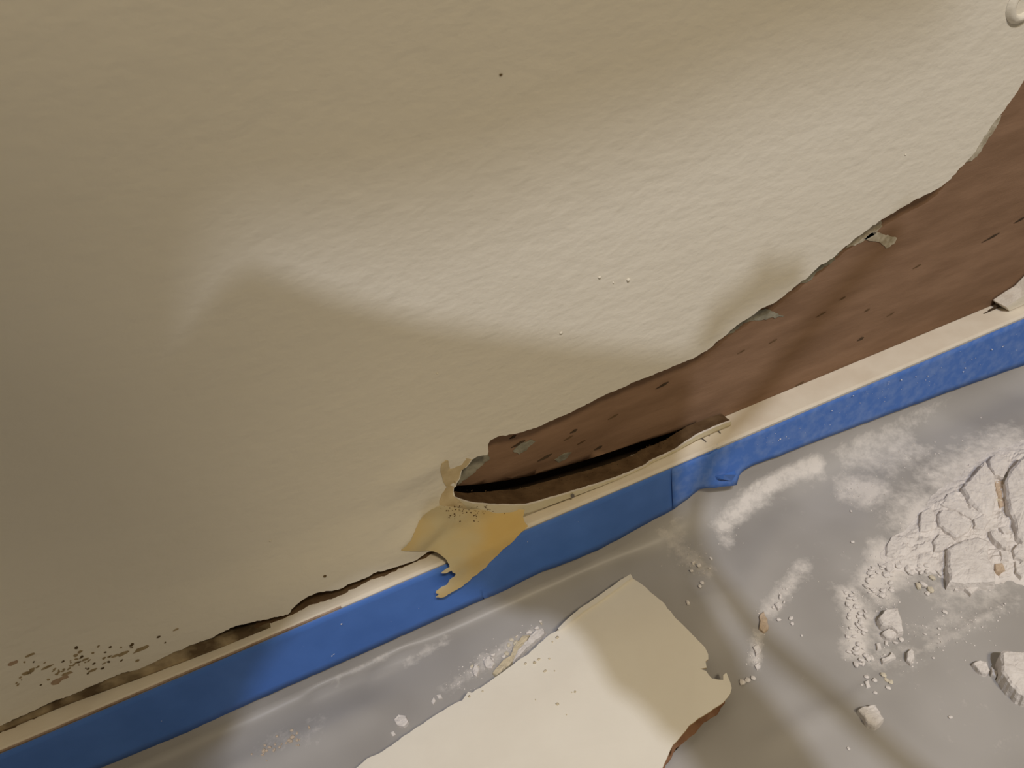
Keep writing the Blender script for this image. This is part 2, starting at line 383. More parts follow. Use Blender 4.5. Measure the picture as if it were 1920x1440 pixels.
thin('nail_dot', [(1071, 928), (1074, 926), (1077, 928), (1077, 932), (1074, 934), (1071, 932)], ('y', -.0078), 'pencil', wall)

# bare tan paper around the left tip of the opening
tp = ragged([(884, 862), (862, 856), (842, 859), (829, 870), (826, 885), (831, 903), (838, 914), (829, 926), (824, 940), (825, 953), (850, 950), (890, 957), (862, 940), (850, 931), (849, 920), (855, 905), (861, 897), (865, 882), (877, 872)], 6, .8, True, 9)
def pat(px, py):
    q = on_y(px, py, 0)
    for _ in range(5): q = on_y(px, py, wall_front(q.x, q.z).y-.0004)
    return q
slab('bare_paper_patch', tp, pat, lambda x, y: pat(x, y)+Vector((0, .0006, 0)), 'tan', grid_in(tp, 6)).parent = wall

# torn grey green paper along the upper edge of the opening, pressed on the brown board
TORN = [([(1360, 630), (1385, 605), (1412, 583), (1440, 580), (1470, 593), (1432, 599), (1398, 605), (1376, 624)], 'grey'),
        ([(1498, 533), (1520, 508), (1562, 480), (1585, 460), (1560, 492), (1535, 508), (1515, 528)], 'grey'),
        ([(1585, 466), (1600, 446), (1628, 426), (1650, 412), (1655, 424), (1640, 440), (1612, 456)], 'pale'),
        ([(1618, 448), (1640, 434), (1658, 440), (1682, 446), (1676, 458), (1662, 466), (1652, 456), (1634, 452)], 'pale'),
        ([(1808, 306), (1828, 280), (1842, 258), (1862, 228), (1878, 216), (1868, 240), (1852, 262), (1838, 286), (1822, 302)], 'pale'),
        ([(864, 886), (878, 868), (890, 858), (916, 850), (918, 862), (902, 874), (888, 888), (872, 900), (858, 910)], 'grey'),
        ([(962, 846), (975, 833), (996, 824), (1004, 828), (990, 840), (974, 852)], 'grey'),
        ([(1040, 862), (1055, 852), (1072, 848), (1064, 858), (1048, 868)], 'grey')]
for i, (pts, mm) in enumerate(TORN):
    pg = ragged(pts, 4, 1.6, True, 20+i)
    def yb(x, y):
        q = on_y(x, y, BY)
        for _ in range(5): q = on_y(x, y, board_y(q.x, q.z)-.0004)
        return q
    slab('torn_paper', pg, yb, lambda x, y: yb(x, y)+Vector((0, .0006, 0)), mm).parent = board
# dark slits in the brown paper
for i, (x, y, L_, wd) in enumerate([(1858, 446, 19, 1.6), (1614, 636, 7, 2), (1242, 723, 14, 2), (1626, 582, 6, 1.2), (1912, 413, 12, 1.6), (972, 833, 15, 2.2), (1022, 858, 16, 2.6), (1076, 809, 8, 2), (1122, 840, 9, 2.4), (1066, 822, 10, 1.2), (1150, 782, 11, 1.1), (962, 820, 7, 2), (1090, 830, 9, 1), (1450, 640, 9, 1), (1540, 590, 11, .9), (1580, 560, 7, 1), (1720, 500, 9, .9), (1670, 590, 8, .9), (1500, 720, 9, .9), (1390, 660, 8, .8)]):
    d = Vector((math.cos(-.50), math.sin(-.50))); nn = Vector((-d.y, d.x))
    c = Vector((x, y))
    pts = [c-d*L_, c-d*L_*.3+nn*wd*.7, c+d*L_*.4+nn*wd, c+d*L_, c+d*L_*.4-nn*wd, c-d*L_*.3-nn*wd*.4]
    q0 = on_y(x, y, BY)
    for _ in range(5): q0 = on_y(x, y, board_y(q0.x, q0.z))
    yy = q0.y-.0004
    o = slab('paper_slit', [tuple(p) for p in pts], lambda a, b_: on_y(a, b_, yy), lambda a, b_: on_y(a, b_, yy)+Vector((0, .0005, 0)), 'cavity' if wd > 1.25 else 'dirt'); o.parent = board
# dark scrap at the foot of the opening, by the right remnant
o = slab('torn_paper', ragged([(1838, 596), (1850, 586), (1872, 572), (1890, 557), (1920, 538), (1926, 546), (1900, 562), (1878, 578), (1858, 592), (1842, 599)], 4, 1.2, True, 40), lambda x, y: on_y(x, y, .004), lambda x, y: on_y(x, y, .004)+Vector((0, .0008, 0)), 'cavity'); o.parent = wall

# mildew and chips on the paint near the joint
def blot(V, F, px, py, L_, wd, ang, y, rnd):
    n = 9; o = len(V); c = Vector((px, py)); d = Vector((math.cos(ang), math.sin(ang))); nn = Vector((-d.y, d.x))
    ring = []
    for k in range(n):
        t = k/n*math.tau; s = rnd.uniform(.65, 1.2)
        ring.append(c+d*math.cos(t)*L_*s+nn*math.sin(t)*wd*s)
    def sit(p):
        q = on_y(p.x, p.y, 0)
        for _ in range(4): q = on_y(p.x, p.y, wall_front(q.x, q.z).y)
        return q+Vector((0, y, 0))
    for p in ring: V.append(sit(p))
    for p in ring: V.append(sit(p)+Vector((0, .0004, 0)))
    F.append(tuple(o+k for k in range(n)))
    for k in range(n): F.append((o+k, o+n+k, o+n+(k+1) % n, o+(k+1) % n))
rnd = random.Random(11)
sets = {'mould': ([], []), 'mouldlt': ([], []), 'pinkst': ([], [])}
for (x, y, a, b_) in [(143, 1214, 4, 2.6), (247, 1209, 4.5, 2.6), (297, 1194, 4.5, 2), (609, 1080, 3.5, 2), (206, 1213, 3, 1.8), (153, 1231, 4, 1.8), (63, 1241, 2, 1.2), (165, 1254, 3, 1.8), (176, 1244, 4, 1.6), (192, 1253, 4, 1.6), (165, 1262, 4, 1.4), (939, 140, 3.5, 2.2), (118, 1240, 3, 1.4)]:
    blot(*sets['mould'], x, y, a, b_, -.45, -.0003, rnd)
for (x, y, a, b_) in [(265, 1217, 16, 4), (230, 1226, 14, 3), (215, 1230, 8, 2.5), (90, 1250, 13, 2), (60, 1256, 8, 3.5), (57, 1228, 10, 2.2), (150, 1222, 5, 2), (142, 1229, 5, 2.5), (160, 1236, 8, 2), (175, 1256, 9, 2.5), (195, 1234, 4, 2), (258, 1238, 5, 2), (330, 1180, 6, 1.4), (50, 1262, 10, 3), (125, 1262, 12, 2), (205, 1231, 6, 1.5)]:
    blot(*sets['mouldlt'], x, y, a, b_, -.4, -.0002, rnd)
for i in range(46):
    x = rnd.gauss(140, 55); y = 1245-(x-140)*.25+rnd.gauss(0, 11)
    if x < 0: continue
    blot(*sets[rnd.choice(['mouldlt', 'mouldlt', 'mould'])], x, y, rnd.uniform(1.5, 5), rnd.uniform(.8, 1.8), -.4+rnd.uniform(-.3, .3), -.0002, rnd)
for (x, y, a, b_) in [(105, 1278, 15, 5), (120, 1270, 10, 4), (25, 1243, 10, 4), (130, 1262, 8, 2)]:
    blot(*sets['pinkst'], x, y, a, b_, -.35, -.0001, rnd)
for nm, key in (('mildew_specks', 'mould'), ('mildew_stains', 'mouldlt'), ('mildew_stains', 'pinkst')):
    o = obj(nm, *sets[key], key, wall); o['kind'] = 'stuff'
# small drips and nibs in the paint
V = []; F = []
for (x, y, r) in [(1178, 524, .0008), (1124, 520, .0007), (1052, 624, .0009), (1150, 530, .0005), (507, 1014, .0006), (1698, 290, .0005), (820, 700, .0004)]:
    pebble(V, F, on_y(x, y, -.0001), r, rnd, 2, .8)
o = obj('paint_nibs', V, F, 'wall', wall, True); o['kind'] = 'stuff'
# round painted wall plug at the upper right
pc = on_y(1917, 6, 0); V = []; F = []; n = 28
prof = [(.0105, .0002), (.0095, -.0016), (.0080, -.0026), (.0066, -.0022), (.0058, -.0004), (.0050, .0022), (.0, .0024)]
for (r, y) in prof:
    for k in range(n): V.append((pc.x+r*math.cos(k/n*math.tau), y-.0003, pc.z+r*math.sin(k/n*math.tau)*.9))
for j in range(len(prof)-1):
    for k in range(n): F.append((j*n+k, j*n+(k+1) % n, (j+1)*n+(k+1) % n, (j+1)*n+k))
o = obj('wall_plug', V, F, 'wall', None, True); tag(o, 'round raised painted wall plug on the cream wall above the opening', 'wall plug')

# ------------------------------------------------------------------ plastic sheet
RIDGES = []
def ridge(p0, p1, wd, h): RIDGES.append((on_z(*p0, 0).xy, on_z(*p1, 0).xy, wd, h))
ridge((1560, 1330), (1935, 1105), .0012, .0010)
ridge((590, 1300), (760, 1215), .0040, .0040)
ridge((700, 1270), (860, 1165), .0030, .0022)
ridge((1270, 930), (1345, 1130), .012, .0045)
ridge((1400, 1120), (1470, 960), .010, .0020)
ridge((1700, 760), (1630, 1010), .016, .0030)
ridge((1440, 1400), (1560, 1330), .006, .0016)
ridge((420, 1460), (700, 1330), .010, .0030)
def floor_z(x, y):
    h = .0006*(1+noise.noise((x*9, y*9, 1)))+.0004*noise.noise((x*30, y*30, 4))
    p = Vector((x, y))
    for a, c, wd, hh in RIDGES:
        d = c-a; t = max(0, min(1, (p-a).dot(d)/d.length_squared)); e_ = (p-(a+d*t)).length
        if e_ < wd*3: h += hh*math.exp(-(e_/wd)**2)*(1 if 0 < t < 1 else .8)
    return h
SY = -BT-.0009
DUST = []
def dust(pts, r, a): DUST.append(([on_z(x, y, 0).xy for x, y in pts], r, a))
dust([(1352, 990), (1400, 950), (1470, 905), (1530, 885)], .0065, .75)
dust([(1352, 990), (1365, 1020)], .006, .5)
dust([(1600, 915), (1640, 930)], .012, .7); dust([(1585, 925), (1625, 945)], .009, .6)
dust([(1590, 860), (1690, 830)], .014, .42); dust([(1640, 870), (1710, 850)], .016, .5); dust([(1690, 810), (1770, 750)], .008, .40)
dust([(1280, 1040), (1320, 1080)], .007, .45); dust([(1255, 1000), (1280, 1040)], .012, .32)
dust([(1440, 1150), (1475, 1100), (1510, 1060)], .006, .55)
dust([(1420, 1190), (1416, 1240)], .004, .6)
dust([(1770, 900), (1900, 830)], .020, .6); dust([(1750, 980), (1860, 1000)], .028, .8); dust([(1860, 900), (1920, 980)], .03, .9)
dust([(1640, 1090), (1690, 1060)], .012, .8); dust([(1660, 1045), (1740, 1050)], .012, .85); dust([(1640, 1110), (1660, 1120)], .008, .6)
dust([(1590, 1115), (1610, 1160), (1605, 1220)], .008, .75); dust([(1620, 1150), (1650, 1180)], .012, .45)
dust([(1640, 1240), (1700, 1225)], .010, .35); dust([(1720, 1225), (1800, 1185), (1880, 1140)], .004, .42); dust([(1740, 1190), (1800, 1160)], .012, .32)
dust([(1770, 1110), (1860, 1105)], .018, .38)
dust([(900, 1240), (1010, 1190)], .006, .45); dust([(840, 1290), (905, 1255)], .006, .35); dust([(640, 1270), (720, 1225)], .006, .40); dust([(760, 1250), (840, 1200)], .004, .42)
dust([(500, 1400), (600, 1370)], .010, .25)
dust([(1460, 950), (1560, 1050)], .03, .12); dust([(1800, 1300), (1900, 1400)], .05, .12); dust([(1450, 1290), (1540, 1250)], .01, .12)
def dust_at(p):
    d = 0.0
    for pts, r, a in DUST:
        best = 9
        for i in range(len(pts)-1):
            s, t_ = pts[i], pts[i+1]; dd = t_-s; t = max(0, min(1, (p-s).dot(dd)/dd.length_squared)); best = min(best, (p-(s+dd*t)).length)
        if best < r*2.2: d = max(d, a*math.exp(-(best/r)**2)+0)
    return d
V = []; F = []; D = []
xs = []; x = XL+.02
while x < XR-.02:
    xs.append(x); x += .0030 if -.26 < x < .42 else .012
vs = [0, .2, .4, .55, .7, .8, .9, 1.0]
ys = []; y = 0.0
while y < .95:
    ys.append(y); y += .0030 if y < .27 else .03
for x in xs:
    R = .005+.012*sm(.03, .20, x)+.0015*noise.noise((x*14, 0, 7)); R += .006*math.exp(-((x-.105)/.02)**2)
    off = .0008*sm(0, .1, x)+.0006*noise.noise((x*45, 0, 2))
    for t in vs[:4]:
        z = .034+(R-.034)*t/.55
        V.append((x, SY-off*t-.0003, z)); D.append(0)
    for k in range(1, 5):
        a = k/4*math.pi/2
        V.append((x, SY-off-R*(1-math.cos(a))-.0003, R*(1-math.sin(a))+floor_z(x, SY-off-R)*k/4)); D.append(dust_at(Vector((x, SY-off-R*(1-math.cos(a))))))
    y0 = SY-off-R-.0003
    for yy in ys[1:]:
        y = y0-yy; V.append((x, y, floor_z(x, y))); D.append(dust_at(Vector((x, y))) if yy < .3 else 0)
K = len(V)//len(xs)
for i in range(len(xs)-1):
    for j in range(K-1): F.append((i*K+j, i*K+j+1, (i+1)*K+j+1, (i+1)*K+j))
ps = obj('plastic_sheet', V, F, 'plastic', None, True)
atr = ps.data.attributes.new('dust', 'FLOAT', 'POINT'); atr.data.foreach_set('value', D)
md = ps.modifiers.new('thickness', 'SOLIDIFY'); md.thickness = .0002; md.offset = -1
tag(ps, 'dusty grey translucent plastic sheet taped to the baseboard and spread on the floor', 'plastic sheet')

# ------------------------------------------------------------------ blue tape
BOT = [(-260, 1630), (0, 1512), (333, 1375), (480, 1308), (680, 1220), (780, 1175), (880, 1130), (947, 1102), (1013, 1066), (1060, 1047), (1120, 1025), (1160, 1006), (1206, 980), (1258, 953), (1289, 930), (1302, 914), (1329, 903), (1352, 898), (1372, 900), (1380, 880), (1414, 867), (1460, 851), (1512, 830), (1657, 776), (1767, 735), (1920, 681), (2150, 600), (2500, 480)]
def tape(name, px0, px1, yoff, flare, label, bot=BOT, lab_seed=0, tm='tape'):
    V = []; F = []; N = int((px1-px0)/7); R_ = 8
    for i in range(N+1):
        px = px0+(px1-px0)*i/N
        t = on_y(px, 1407.5-.4247*px, -BT-yoff)
        bx = px+(8 if px < 900 else 0)
        b_ = on_y(bx, lerp_list(bot, bx)+.8*noise.noise((px*.06, lab_seed, 0)), -BT-yoff)
        for j in range(R_+1):
            s = j/R_
            p = Vector((t.x+(b_.x-t.x)*s, 0, BH-.0007+(b_.z-BH+.0007)*s))
            wr = .0004*noise.noise((p.x*70, p.z*60, lab_seed))*s
            p.y = -BT-yoff-abs(wr)-flare(px, s)
            V.append(p)
    for i in range(N):
        for j in range(R_): a = i*(R_+1)+j; F.append((a, a+1, a+R_+2, a+R_+1))
    o = obj(name, V, F, tm, None, True)
    sd = o.modifiers.new('thickness', 'SOLIDIFY'); sd.thickness = .00025; sd.offset = 0
    tag(o, label, 'tape', 'blue tape strips along the baseboard'); return o
BOT1 = [p for p in BOT if p[0] < 1300]+[(1330, 896), (1400, 866)]
def fl1(px, s): return (.0016+.0012*sm(1120, 1010, px)*0)*s*s+.0016*math.exp(-((px-1060)/60)**2)*s*s
def fl2(px, s):
    g_ = math.exp(-((px-1350)/34)**2)
    return .0016*s+g_*(.0050*s*s)+.0012*math.exp(-((px-1300)/14)**2)*math.sin(s*3.1)+.0010*math.exp(-((px-1328)/9)**2)
t1 = tape('painter_tape', -330, 1345, .0012, fl1, 'long blue tape strip on the baseboard, running under the yellow paint flap', BOT1, 1)
t2 = tape('painter_tape', 1259, 2420, .0018, fl2, 'dusty blue tape strip on the baseboard below the brown opening, with a crumpled end', BOT, 2, 'tape_dusty')
# crumpled dog ear on the end of the right strip, specks on both
def ep(px, py, y): return on_y(px, py, y)
V = [ep(1340, 893, -.0165), ep(1358, 890, -.020), ep(1378, 882, -.0165), ep(1380, 890, -.0195), ep(1372, 902, -.0185), ep(1356, 899, -.0205), ep(1344, 899, -.0175)]
F = [(0, 1, 5, 6), (1, 2, 3), (1, 3, 4, 5)]
o = obj('folded_corner', V, F, 'tape', t2, False); sd = o.modifiers.new('thickness', 'SOLIDIFY'); sd.thickness = .0004
rnd = random.Random(5)
for tp_, pts in ((t1, [(626, 1226), (622, 1229), (640, 1170), (1010, 1062)]), (t2, [(1665, 720), (1667, 716), (1810, 690), (1806, 697), (1460, 826), (1463, 823), (1345, 833), (1690, 712), (1740, 705), (1560, 770), (1860, 655), (1880, 650), (1600, 742)])):
    V = []; F = []
    for (x, y) in pts: pebble(V, F, on_y(x, y, -BT-.0032 if tp_ is t2 else -BT-.0022), rnd.uniform(.0003, .0006), rnd, 1, .5)
    for k in range(60 if tp_ is t2 else 6):
        x = rnd.uniform(1420, 1920) if tp_ is t2 else rnd.uniform(300, 1200); top_ = 1407.5-.4247*x; y = top_+rnd.uniform(.2, .9)*(lerp_list(BOT, x)-top_)
        pebble(V, F, on_y(x, y, -BT-.0030 if tp_ is t2 else -BT-.0022), rnd.uniform(.00012, .0003), rnd, 1, .5)
    o = obj('plaster_specks', V, F, 'white', tp_, True); o['kind'] = 'stuff'

# ------------------------------------------------------------------ peeled flap of paint and paper
FLAP = [(824, 949), (807, 957), (793, 968), (784, 982), (777, 999), (771, 1013), (760, 1026), (752, 1032), (771, 1034), (791, 1034), (802, 1032), (813, 1034), (823, 1038), (832, 1045), (838, 1051), (842, 1058), (843, 1064), (837, 1067), (832, 1071), (827, 1075), (837, 1075), (842, 1072), (847, 1070), (849, 1074), (855, 1076), (852, 1082), (843, 1088), (837, 1098), (827, 1102), (818, 1109), (817, 1112), (824, 1114), (817, 1120), (827, 1121), (834, 1119), (848, 1110), (865, 1101), (879, 1090), (885, 1083), (896, 1076), (910, 1065), (921, 1052), (932, 1042), (943, 1030), (956, 1021), (974, 1002), (990, 987), (984, 979), (981, 968), (984, 956), (959, 955), (938, 960), (912, 957), (896, 956), (873, 956), (849, 951)]
fl = ragged(FLAP, 4, .6, True, 31)
def flap_y(px, py):
    low = sm(950, 1110, py-(px-850)*.02)
    dist_edge = py-(1365-.4247*(px-100))             # how far below the baseboard's front edge it hangs in the picture
    y = -.0052-.0120*sm(-60, 20, dist_edge)
    y = y*(sm(748, 830, px)*.75+.25)
    y -= .0006*noise.noise((px*.035, py*.05, 0))
    y -= .0020*sm(0, 60, dist_edge)*sm(870, 820, px)
    return y
def flap_f(px, py):
    q = on_y(px, py, flap_y(px, py))
    for _ in range(4):
        q = on_y(px, py, min(flap_y(px, py), wall_front(q.x, q.z).y-.0009))
    return q
fo = slab('paint_flap', fl, flap_f, lambda x, y: flap_f(x, y)+Vector((.0001, .0005, -.0001)), 'flap', grid_in(FLAP, 6), None, True, ('flap', 'paint', 'paint'))
for p in fo.data.polygons: p.use_smooth = p.material_index != 1
tag(fo, 'peeled flap of paint showing its yellow underside, hanging over the blue tape', 'paint flap')
# brown crumbs along the hinge
V = []; F = []
for i in range(70):
    t = rnd.random(); x = 826+t*150; y = 951+4*math.sin(t*3)+rnd.gauss(2, 4)
    if i > 45: x = rnd.uniform(835, 900); y = rnd.uniform(955, 978)
    pebble(V, F, flap_f(x, y)+Vector((0, -.0001, 0)), rnd.uniform(.00015, .0005), rnd, 1, .6)
o = obj('hinge_crumbs', V, F, 'dirt', fo, True); o['kind'] = 'stuff'

# ------------------------------------------------------------------ broken piece of plasterboard on the sheet
PIECE = [(1182, 1077), (1187, 1085), (1204, 1096), (1227, 1116), (1242, 1128), (1262, 1153), (1292, 1183), (1309, 1201), (1322, 1214), (1328, 1227), (1328, 1236), (1323, 1240), (1325, 1252), (1313, 1254), (1324, 1258), (1335, 1272), (1346, 1274), (1356, 1275), (1356, 1266), (1362, 1261), (1366, 1271), (1372, 1290), (1369, 1301), (1356, 1317), (1330, 1335), (1309, 1347), (1292, 1360), (1280, 1376), (1262, 1396), (1251, 1420), (1242, 1440), (1233, 1470), (1180, 1560), (900, 1640), (660, 1570), (610, 1500), (668, 1440), (687, 1423), (720, 1407), (760, 1378), (807, 1347), (847, 1322), (867, 1313), (878, 1297), (885, 1299), (910, 1283), (947, 1257), (973, 1237), (990, 1227), (1010, 1207), (1030, 1190), (1044, 1183), (1058, 1172), (1087, 1145), (1117, 1126), (1157, 1097), (1178, 1080)]
PZ = .0105
pp = ragged(PIECE, 8, .9, True, 50)
pr = empty('plasterboard_piece', on_z(1000, 1350, .001))
def ptop(px, py):
    q = on_z(px, py, PZ); q.z = PZ; return q
ext = grid_in(PIECE, 22)
def pz(px, py): return PZ+.0006*noise.noise((px*.01, py*.01, 3))-.0010*sm(1300, 1370, px)
slab('painted_face', pp, lambda x, y: on_z(x, y, pz(x, y)), lambda x, y: on_z(x, y, pz(x, y))+Vector((0, 0, -.0007)), 'pface', ext, pr, False, ('pface', 'tan', 'tan'))
cen = on_z(1000, 1340, PZ)
def shrink(x, y, k):
    q = on_z(x, y, PZ); d = cen-q; d.z = 0; d.normalize(); return q+d*k
def core_t(x, y):
    q = shrink(x, y, .0022+.0010*noise.noise((x*.07, y*.07, 0))+.007*sm(1290, 1330, x)*sm(1120, 1200, y)); q.z = PZ-.0020; return q
def core_b(x, y):
    q = shrink(x, y, .0018+.0012*noise.noise((x*.06, y*.06, 9))+.009*sm(1290, 1330, x)*sm(1120, 1200, y)); q.z = .0026; return q
pp2 = ragged(PIECE, 8, .9, True, 51)
slab('gypsum_core', pp2, core_t, core_b, 'gypsum', (), pr)
def kr_t(x, y):
    q = shrink(x, y, .0012+.0015*noise.noise((x*.05, y*.05, 4))+.010*sm(1300, 1335, x)*sm(1330, 1200, y)-.0035*sm(1340, 1420, y)*sm(1230, 1290, x)); q.z = .0026; return q
slab('backing_paper', pp2, kr_t, lambda x, y: kr_t(x, y)+Vector((0, 0, -.0008)), 'kraft', (), pr)
# the painted skin overlapping along the upper left edge, and a torn brown shred under the right end
sk = [(1182, 1076), (1186, 1082), (1160, 1101), (1120, 1130), (1090, 1149), (1060, 1174), (1048, 1182), (1046, 1178), (1056, 1168), (1086, 1141), (1118, 1120), (1157, 1092)]
slab('paper_skin', ragged(sk, 6, .6, True, 60), lambda x, y: on_z(x, y, PZ+.0014), lambda x, y: on_z(x, y, PZ+.0006), 'pface', (), pr)
sh = [(1331, 1335), (1322, 1352), (1306, 1372), (1288, 1388), (1268, 1402), (1258, 1420), (1262, 1396), (1280, 1374), (1292, 1358), (1310, 1346)]
slab('paper_shred', ragged(sh, 5, 1.2, True, 61), lambda x, y: on_z(x, y, .0062), lambda x, y: on_z(x, y, .0055), 'kraft', (), pr)
# bits of plaster and grey smudges on the painted face
V = []; F = []
for (x, y, r) in [(1022, 1258, .0010), (1078, 1297, .0006), (1072, 1298, .0005), (1045, 1320, .0010), (1002, 1242, .0008), (1010, 1236, .0009), (985, 1244, .0007), (1040, 1258, .0004), (1030, 1235, .0006), (1045, 1195, .0009), (1036, 1203, .0007), (1004, 1312, .0004), (1062, 1340, .0004), (905, 1296, .0006), (880, 1306, .0007)]:
    pebble(V, F, on_z(x, y, PZ+r*.2), r, rnd, 1, .45)
o = obj('surface_crumbs', into(pr, V), F, 'chunk_y', pr, True); o['kind'] = 'stuff'
tag(pr, 'broken flat piece of cream painted plasterboard lying on the plastic sheet', 'plasterboard')

# ------------------------------------------------------------------ rubble
def chunk(pts, h, label, seed, material='chunk', tilt=(0, 0), name='plaster_chunk', slope=.0012, group='plaster rubble on the plastic sheet', base=0.0, cat='plaster chunk'):
    """a broken lump: its top outline is traced at height h and it widens a little towards the sheet"""
    h *= .62
    px = ragged(pts, 5, 1.0, True, seed)
    top = [on_z(x, y, h+base) for x, y in px]
    c = sum(top, Vector())/len(top)
    zb = min(floor_z(p.x, p.y) for p in top+[c])+base
    n = len(top); V = []; F = []
    rings = [(.62, 1.05), (.34, 1.03), (.13, 1.0), (.03, .84), (0, .45), (-.02, 0)]
    for sh_, lev in rings:
        for p in top:
            d = Vector((c.x-p.x, c.y-p.y, 0))
            q = Vector((p.x, p.y, 0))+d*(sh_+(.04*noise.noise((p.x*300, p.y*300, lev*3+seed)) if lev < 1.02 else 0))
            hh = zb+(h-zb+base)*lev
            if lev > .8: hh += (q.x-c.x)*tilt[0]+(q.y-c.y)*tilt[1]+.0006*noise.noise((q.x*260, q.y*260, seed))+.0003*noise.noise((q.x*700, q.y*700, seed))
            q.z = max(hh, zb); V.append(q)
    for r in range(len(rings)-1):
        for i in range(n): F.append((r*n+i, r*n+(i+1) % n, (r+1)*n+(i+1) % n, (r+1)*n+i))
    v2, f2 = fill([(q.x, q.y) for q in V[:n]], [])
    if len(v2) == n: F += [tuple(t) for t in f2]
    else: F.append(tuple(range(n)))
    F.append(tuple((len(rings)-1)*n+i for i in range(n)))
    o0 = Vector((c.x, c.y, zb))
    o = obj(name, [q-o0 for q in V], F, material, None, False); o.location = o0
    tag(o, label, cat, group); return o
def A(lst, ox=1700, oy=840, s=5.1429): return [(ox+x/s, oy+y/s) for x, y in lst]
def Bq(lst): return A(lst, 1500, 1000, 4.571)
chunk(A([(390, 955), (480, 900), (700, 835), (800, 880), (800, 1060), (860, 1180), (870, 1280), (560, 1295), (410, 1285), (395, 1150)]), .0125, 'square-cut flat white plaster block at the edge of the rubble heap', 1)
chunk(A([(530, 370), (620, 285), (740, 150), (850, 260), (870, 480), (840, 600), (740, 620), (600, 480)]), .0120, 'pointed wedge of white plaster behind the square block', 2, tilt=(.1, .05))
chunk(A([(950, 300), (1010, 180), (1131, 60), (1330, 100), (1350, 500), (1260, 830), (1131, 880), (1080, 840), (1050, 700), (985, 560)]), .0150, 'largest broad slab of white plaster in the rubble heap', 3, tilt=(.05, 0))
chunk(A([(790, 110), (850, 50), (940, 60), (1000, 150), (940, 275), (850, 250), (800, 180)]), .0110, 'knobbly white plaster lump against the largest slab', 4)
chunk(A([(295, 630), (340, 580), (480, 600), (560, 680), (640, 720), (600, 790), (480, 860), (400, 800), (310, 740)]), .0105, 'rounded white plaster lump in the middle of the rubble heap', 5)
chunk(A([(120, 720), (150, 600), (240, 560), (275, 640), (260, 760), (200, 800), (130, 800)]), .0075, 'small rounded white lump on the heap edge facing the blue tape', 6)
chunk(A([(250, 900), (320, 820), (420, 830), (460, 890), (390, 950), (330, 985), (270, 980)]), .0085, 'egg-shaped white plaster lump touching the square block', 7)
chunk(A([(800, 790), (850, 770), (980, 900), (970, 970), (900, 930), (820, 850)]), .0110, 'sausage-shaped white plaster bit beside the square block', 8)
chunk(A([(1020, 980), (1080, 910), (1131, 920), (1190, 1000), (1131, 1075), (1040, 1050)]), .0100, 'rounded white lump in front of the largest slab', 9)
chunk(A([(420, 430), (460, 400), (520, 480), (600, 570), (700, 650), (640, 700), (560, 640), (400, 570), (330, 540), (400, 430)]), .0070, 'low white plaster slab under the pointed wedge', 10)
chunk(A([(890, 760), (975, 740), (1000, 800), (940, 835)]), .0085, 'little white bit in the hollow below the largest slab', 11)
chunk(A([(850, 1115), (925, 1105), (955, 1170), (900, 1205), (860, 1180)]), .0075, 'tan stained pebble of plaster beside the square block', 12, 'chunk_b')
chunk(A([(550, 1340), (650, 1310), (705, 1330), (620, 1415)]), .0045, 'thin triangular white flake in front of the square block', 13)
chunk(A([(280, 1175), (330, 1170), (360, 1200), (335, 1230)]), .0030, 'tiny white flake at the shaded side of the square block', 14)
chunk(A([(1040, 1085), (1090, 1110), (1131, 1080), (1160, 1150), (1110, 1240), (1055, 1190)]), .0075, 'grey white crumbly lump at the foot of the heap', 15)
chunk(A([(645, 680), (740, 640), (800, 700), (750, 780), (655, 760)]), .0090, 'flat white bit between the pointed wedge and the square block', 16)
chunk(A([(900, 990), (980, 980), (990, 1090), (915, 1075)]), .0080, 'small blocky white bit next to the tan stained pebble', 17)
chunk(A([(455, 1320), (490, 1300), (500, 1370), (465, 1365)]), .0035, 'small rounded crumb in front of the square block', 18)
chunk(A([(840, 300), (930, 310), (960, 420), (950, 560), (900, 560), (875, 470)]), .0060, 'greyish plaster strip in the gap beside the largest slab', 19, 'chunk_b')
chunk(A([(880, 1210), (960, 1200), (1010, 1225), (900, 1250)]), .0035, 'low dusty bit at the square block corner', 20)
chunk(A([(700, 170), (760, 120), (800, 190), (840, 250), (740, 260), (640, 280)]), .0070, 'ragged white plaster bit on top of the pointed wedge edge', 22)
chunk(Bq([(670, 720), (740, 640), (840, 630), (870, 720), (890, 830), (840, 850), (780, 800), (700, 780)]), .0090, 'angular white lump standing apart on the bare plastic', 31)
chunk(Bq([(700, 850), (760, 815), (830, 830), (820, 910), (740, 890)]), .0060, 'small white lump touching the angular lone lump', 32)
chunk(Bq([(920, 1010), (960, 980), (985, 1060), (950, 1110), (915, 1080)]), .0065, 'upright little white nugget beside a crease in the plastic', 33)
chunk(Bq([(700, 1070), (760, 1050), (790, 1010), (825, 1060), (760, 1090), (710, 1110)]), .0045, 'bent white crumb near the upright nugget', 34)
chunk(Bq([(655, 940), (690, 930), (700, 990), (665, 990)]), .0040, 'little white crumb below the paired lumps', 35)
chunk(Bq([(555, 1270), (590, 1255), (605, 1310), (570, 1325)]), .0035, 'white crumb next to a yellow fleck on the plastic', 36)
chunk(Bq([(1720, 1020), (1745, 1000), (2000, 995), (2120, 1150), (2080, 1340), (1950, 1400), (1880, 1371), (1800, 1300), (1722, 1180)]), .0150, 'big rough white plaster block apart from the heap, in front', 38, tilt=(-.1, .1))
chunk(Bq([(1480, 1110), (1540, 1085), (1600, 1100), (1630, 1170), (1600, 1200), (1540, 1180)]), .0060, 'oval white lump beside the big front block', 39)
chunk(Bq([(1640, 1140), (1700, 1195), (1685, 1225), (1645, 1205)]), .0055, 'small white lump wedged against the big front block', 40)
